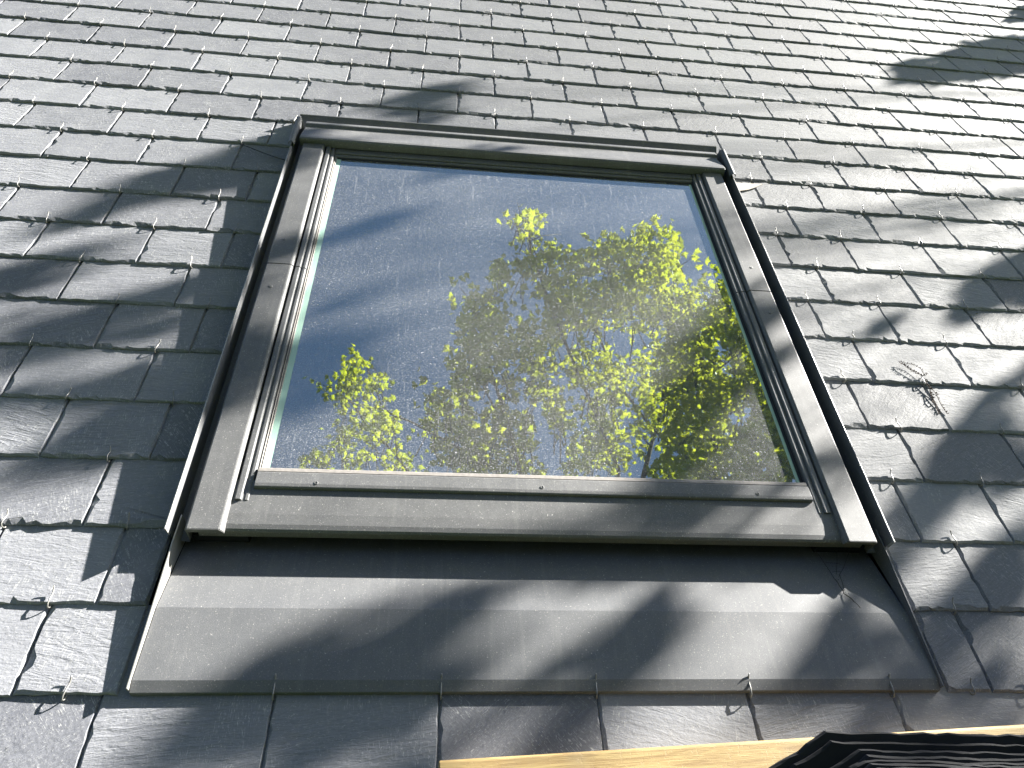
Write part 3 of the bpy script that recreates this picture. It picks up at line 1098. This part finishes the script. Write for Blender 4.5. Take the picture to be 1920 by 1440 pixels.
# --- unseen trees added behind the viewer to block low sky and deepen shade
wl = []
ws = []
for i in range(44):
    az = math.radians(-178 + 176 * i / 43 + rng.uniform(-3, 3))      # from the left, round behind the viewer, to the right
    dist = rng.uniform(17, 24) if az < math.radians(-35) else rng.uniform(26, 32)
    cx, cy = 1 + dist * math.cos(az), -1 + dist * math.sin(az)
    hh, rad = (rng.uniform(18, 24), rng.uniform(3.0, 4.6)) if az < math.radians(-35) else (rng.uniform(13, 16), rng.uniform(3.5, 4.6))
    for _ in range(300):
        a, q = rng.uniform(0, 2 * math.pi), rng.random() ** .5
        z = rng.uniform(.5, hh)
        k_ = rad * (1 - .75 * (z / hh) ** 2)
        wl.append((cx + q * k_ * math.cos(a), cy + q * k_ * math.sin(a), z))
        ws.append(rng.uniform(.7, 1.3))
M_LEAF = M_ADDED_WOODS
added_wood = leaf_cloud('added_woodland', np.array(wl), np.array(ws), None)
tag(added_wood, 'unseen dark trees added in front of the roof to block the low sky', 'added_woodland')

# ------------------------------------------------------------------ things lying on the roof
# pine board on the slates, in front of the window
th = math.atan2(.0405, .925)
pl = empty('wooden_board', (1.001, -.103, .008))
tag(pl, 'yellow pine board lying across the slates at the bottom edge', 'board')
g = Geo()
g.prism([(-.005, 0), (0, .003), (0, .031), (-.003, .0335), (-.300, .0335), (-.303, .030), (-.303, .0), ], 'u', .0, 1.35)
b = g.build('board', M_WOOD, pl, bevel=.0022)
b.rotation_euler = (0, 0, th)

# spare slates standing on the board, leaning back against each other, seen from behind their heads
Q = Vector((0, .89, .456)).normalized()      # up along a leaning slate
N = Vector((0, -.456, .89)).normalized()     # out of its face
ORD = ['rearmost', 'second', 'third', 'fourth', 'fifth', 'sixth', 'seventh', 'eighth', 'nearest']
base = Vector((1.527, -.100, .150))
x_ = Vector((.296, -.008, 0)).normalized()
for i in range(9):
    r = random.Random(40 + i)
    drop = (0, .0115, .0200, .0245, .0280, .0310, .0340, .0370, .0400)[i]
    o_ = base - Q * drop + N * (.0062 * i) + x_ * (-.034, -.030, .006, .012, .004, .009, .015, .006, .013)[i]
    o_ = o_ + x_ * .034
    hgt = .2400 - drop
    # outline in (along, down) with shouldered corner
    c1, c2 = .122 + r.uniform(-.006, .006), .066 + r.uniform(-.005, .005)
    out = []
    for j in range(22):                      # top edge
        t = j / 21
        out.append((t * .38, r.uniform(-.0016, .0014) - .0012 * math.sin(2 * t + i)))
    out += [(.395, .015), (.400, .10), (.400, hgt), (-.118, hgt)]
    for j in range(9):                       # shoulder, from below
        t = j / 9
        out.append((-c1 * (1 - t) + r.uniform(-.0015, .0015), c2 * (1 - t) + r.uniform(-.0015, .0015)))
    k = len(out)
    tk = .0050 + r.uniform(-.0004, .0006)
    wob = [r.uniform(-.0004, .0004) for _ in out]
    ins = []
    cx, cy = .16, .12
    for (a, d_) in out:
        s = 1 - r.uniform(.004, .016)
        ins.append((cx + (a - cx) * s, cy + (d_ - cy) * s))
    P0 = [x_ * a - Q * d_ for a, d_ in out]
    Pi = [x_ * a - Q * d_ for a, d_ in ins]
    vs = [p for p in P0] + [p + N * (tk * .55) for p in P0] + [p + N * tk for p in Pi]
    fs = [tuple(range(k))[::-1], tuple(range(2 * k, 3 * k))]
    fs += [(m * k + j, m * k + (j + 1) % k, (m + 1) * k + (j + 1) % k, (m + 1) * k + j) for m in (0, 1) for j in range(k)]
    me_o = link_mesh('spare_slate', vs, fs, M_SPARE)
    me_o.matrix_world = ROOF @ Matrix.Translation(o_)
    lab = {0: 'rearmost dark spare slate of the bundle on the board, its chipped top edge catching light',
           8: 'nearest dark spare slate at the front of the bundle leaning on the board'}.get(
        i, ORD[i] + ' dark spare slate from the back of the bundle leaning on the board')
    tag(me_o, lab, 'slate', 'spare slates leaning on the board')

# dried sprig caught on a hook to the right of the window
spg = empty('dried_sprig', (2.11, .715, .006))
tag(spg, 'dried brown sprig caught on a slate hook right of the window', 'sprig')
g = Geo()
h = Geo()
r = random.Random(5)
O = Vector((2.11, .715, .006))


def twig(pts, rad, leaf_n, lsz):
    vv = [Vector(p) - O for p in pts]
    g.tube(vv, rad, 4)
    for q in range(leaf_n):
        t = (q + r.random()) / leaf_n * (len(vv) - 1)
        i = min(int(t), len(vv) - 2)
        p = vv[i].lerp(vv[i + 1], t - i)
        d = Vector((r.uniform(-1, 1), r.uniform(-1, 1), r.uniform(.0, .8))).normalized() * lsz * r.uniform(.6, 1.2)
        s = d.cross(Vector((0, 0, 1))).normalized() * lsz * .28
        h.add([p - s * .4, p + d * .5 - s, p + d, p + d * .5 + s, p + d * .5 + Vector((0, 0, .0006))], [(0, 1, 4), (1, 2, 4), (2, 3, 4), (3, 0, 4)])


twig([(2.130, .722, .010), (2.117, .728, .011), (2.105, .738, .010), (2.095, .752, .010), (2.088, .765, .009)], .0004, 44, .0062)
twig([(2.130, .722, .010), (2.131, .742, .012), (2.122, .756, .011), (2.105, .763, .009), (2.090, .768, .009)], .0004, 30, .0044)
twig([(2.132, .722, .009), (2.139, .727, .011), (2.142, .733, .010)], .0004, 9, .0042)
twig([(2.130, .716, .007), (2.131, .690, .006), (2.126, .660, .005), (2.124, .630, .004), (2.119, .610, .004)], .0008, 34, .0066)
twig([(2.131, .700, .007), (2.139, .670, .006), (2.137, .640, .005), (2.140, .610, .004)], .0007, 20, .0060)
twig([(2.128, .680, .006), (2.120, .655, .007), (2.118, .640, .006)], .0008, 8, .0050)
g.build('stem', M_DRY, spg)
h.build('dry_leaves', M_DRY, spg)

# cobweb with debris under the right end of the window
web = empty('cobweb', (1.74, .24, -.006))
tag(web, 'dusty cobweb hanging on the apron under the right end of the window', 'cobweb')
g = Geo()
O = Vector((1.74, .24, -.006))
for a, b, rad in (((1.700, .258, .004), (1.728, .205, -.009), .0005), ((1.728, .205, -.009), (1.732, .175, -.004), .0007), ((1.732, .175, -.004), (1.739, .155, .0055), .0009),
                  ((1.739, .155, .0055), (1.746, .143, .0058), .0005), ((1.772, .258, .002), (1.742, .215, -.010), .0005), ((1.742, .215, -.010), (1.733, .178, -.004), .0005),
                  ((1.745, .258, .004), (1.734, .215, -.010), .0004), ((1.722, .238, -.008), (1.752, .236, -.010), .0004), ((1.728, .220, -.010), (1.746, .222, -.011), .0004)):
    g.tube([(Vector(a).lerp(Vector(b), t) + Vector((r.uniform(-.001, .001), 0, .002 * math.sin(math.pi * t)))) - O for t in (0, .25, .5, .75, 1)], rad, 4)
g.build('thread', M_WEB, web)
g = Geo()
for i in range(70):
    t = r.random()
    p = Vector((1.738 + r.gauss(0, .012 * (1 - t) + .002), .245 - .085 * t, -.0125 + .010 * t)) - O
    if i > 45:
        p = Vector((1.772 + r.uniform(-.03, .03), .262 + r.uniform(-.008, .008), -.012)) - O
    s = r.uniform(.0006, .0015)
    g.add([p + Vector(d) * s for d in ((-1, 0, 0), (1, .3, 0), (.2, 1, .2), (0, 0, 1.2))], [(0, 1, 3), (1, 2, 3), (2, 0, 3), (0, 2, 1)])
tag(g.build('debris', M_WEB, web), kind='stuff')

# thin wire sticking out from under the corner cap
g = Geo()
O = Vector((.45, 1.50, .006))
pts = [Vector(p) - O for p in ((.372, 1.536, .006), (.400, 1.520, .0085), (.440, 1.497, .009), (.480, 1.478, .008), (.518, 1.466, .006))]
g.tube(pts, .0013, 6)
w = g.build('loose_wire', M_RUBBER, None, smooth=True)
w.matrix_world = ROOF @ Matrix.Translation(O)
tag(w, 'thin dark wire across the slates beside the upper left window corner', 'wire')

# sliver of beige underlay showing at the upper right corner of the window
g = Geo()
O = Vector((1.90, 1.50, .006))
pts = [(1.8560, 1.5180), (1.958, 1.5215), (1.930, 1.5030), (1.900, 1.4860), (1.8560, 1.4720)]
k = len(pts)
g.add([Vector((x, y, .0050 + .0015 * (y > 1.51))) - O for x, y in pts] + [Vector((x, y, .0068 + .0015 * (y > 1.51))) - O for x, y in pts],
      [tuple(range(k))[::-1], tuple(range(k, 2 * k))] + [(i, (i + 1) % k, k + (i + 1) % k, k + i) for i in range(k)])
w = g.build('underlay_scrap', M_SCRAP)
w.matrix_world = ROOF @ Matrix.Translation(O)
tag(w, 'beige scrap of underlay beside the upper right window corner', 'scrap')

# two dry flakes lying at the foot of the pane
for (u, v), sz, rot, lab in (((.742, .4005), .0085, .2, 'larger grey dry flake at the foot of the pane, toward its left end'),
                             ((.928, .4015), .0060, 1.4, 'smaller grey dry flake at the foot of the pane, nearer its middle')):
    g = Geo()
    ring = [(math.cos(t) * sz * r.uniform(.7, 1.1), math.sin(t) * sz * .45 * r.uniform(.6, 1.1), r.uniform(.0002, .0022)) for t in [i * math.pi / 4 for i in range(8)]]
    g.add(ring + [(x, y, z - .0006) for x, y, z in ring] + [(0, 0, .0030), (0, 0, .0004)],
          [(i, (i + 1) % 8, 16) for i in range(8)] + [(8 + (i + 1) % 8, 8 + i, 17) for i in range(8)] + [(i, 8 + i, 8 + (i + 1) % 8, (i + 1) % 8) for i in range(8)])
    w = g.build('dry_flake', M_WEB)
    w.matrix_world = ROOF @ Matrix.Translation((u, v, .0135)) @ Matrix.Rotation(rot, 4, 'Z')
    tag(w, lab, 'flake', 'dry flakes on the pane')
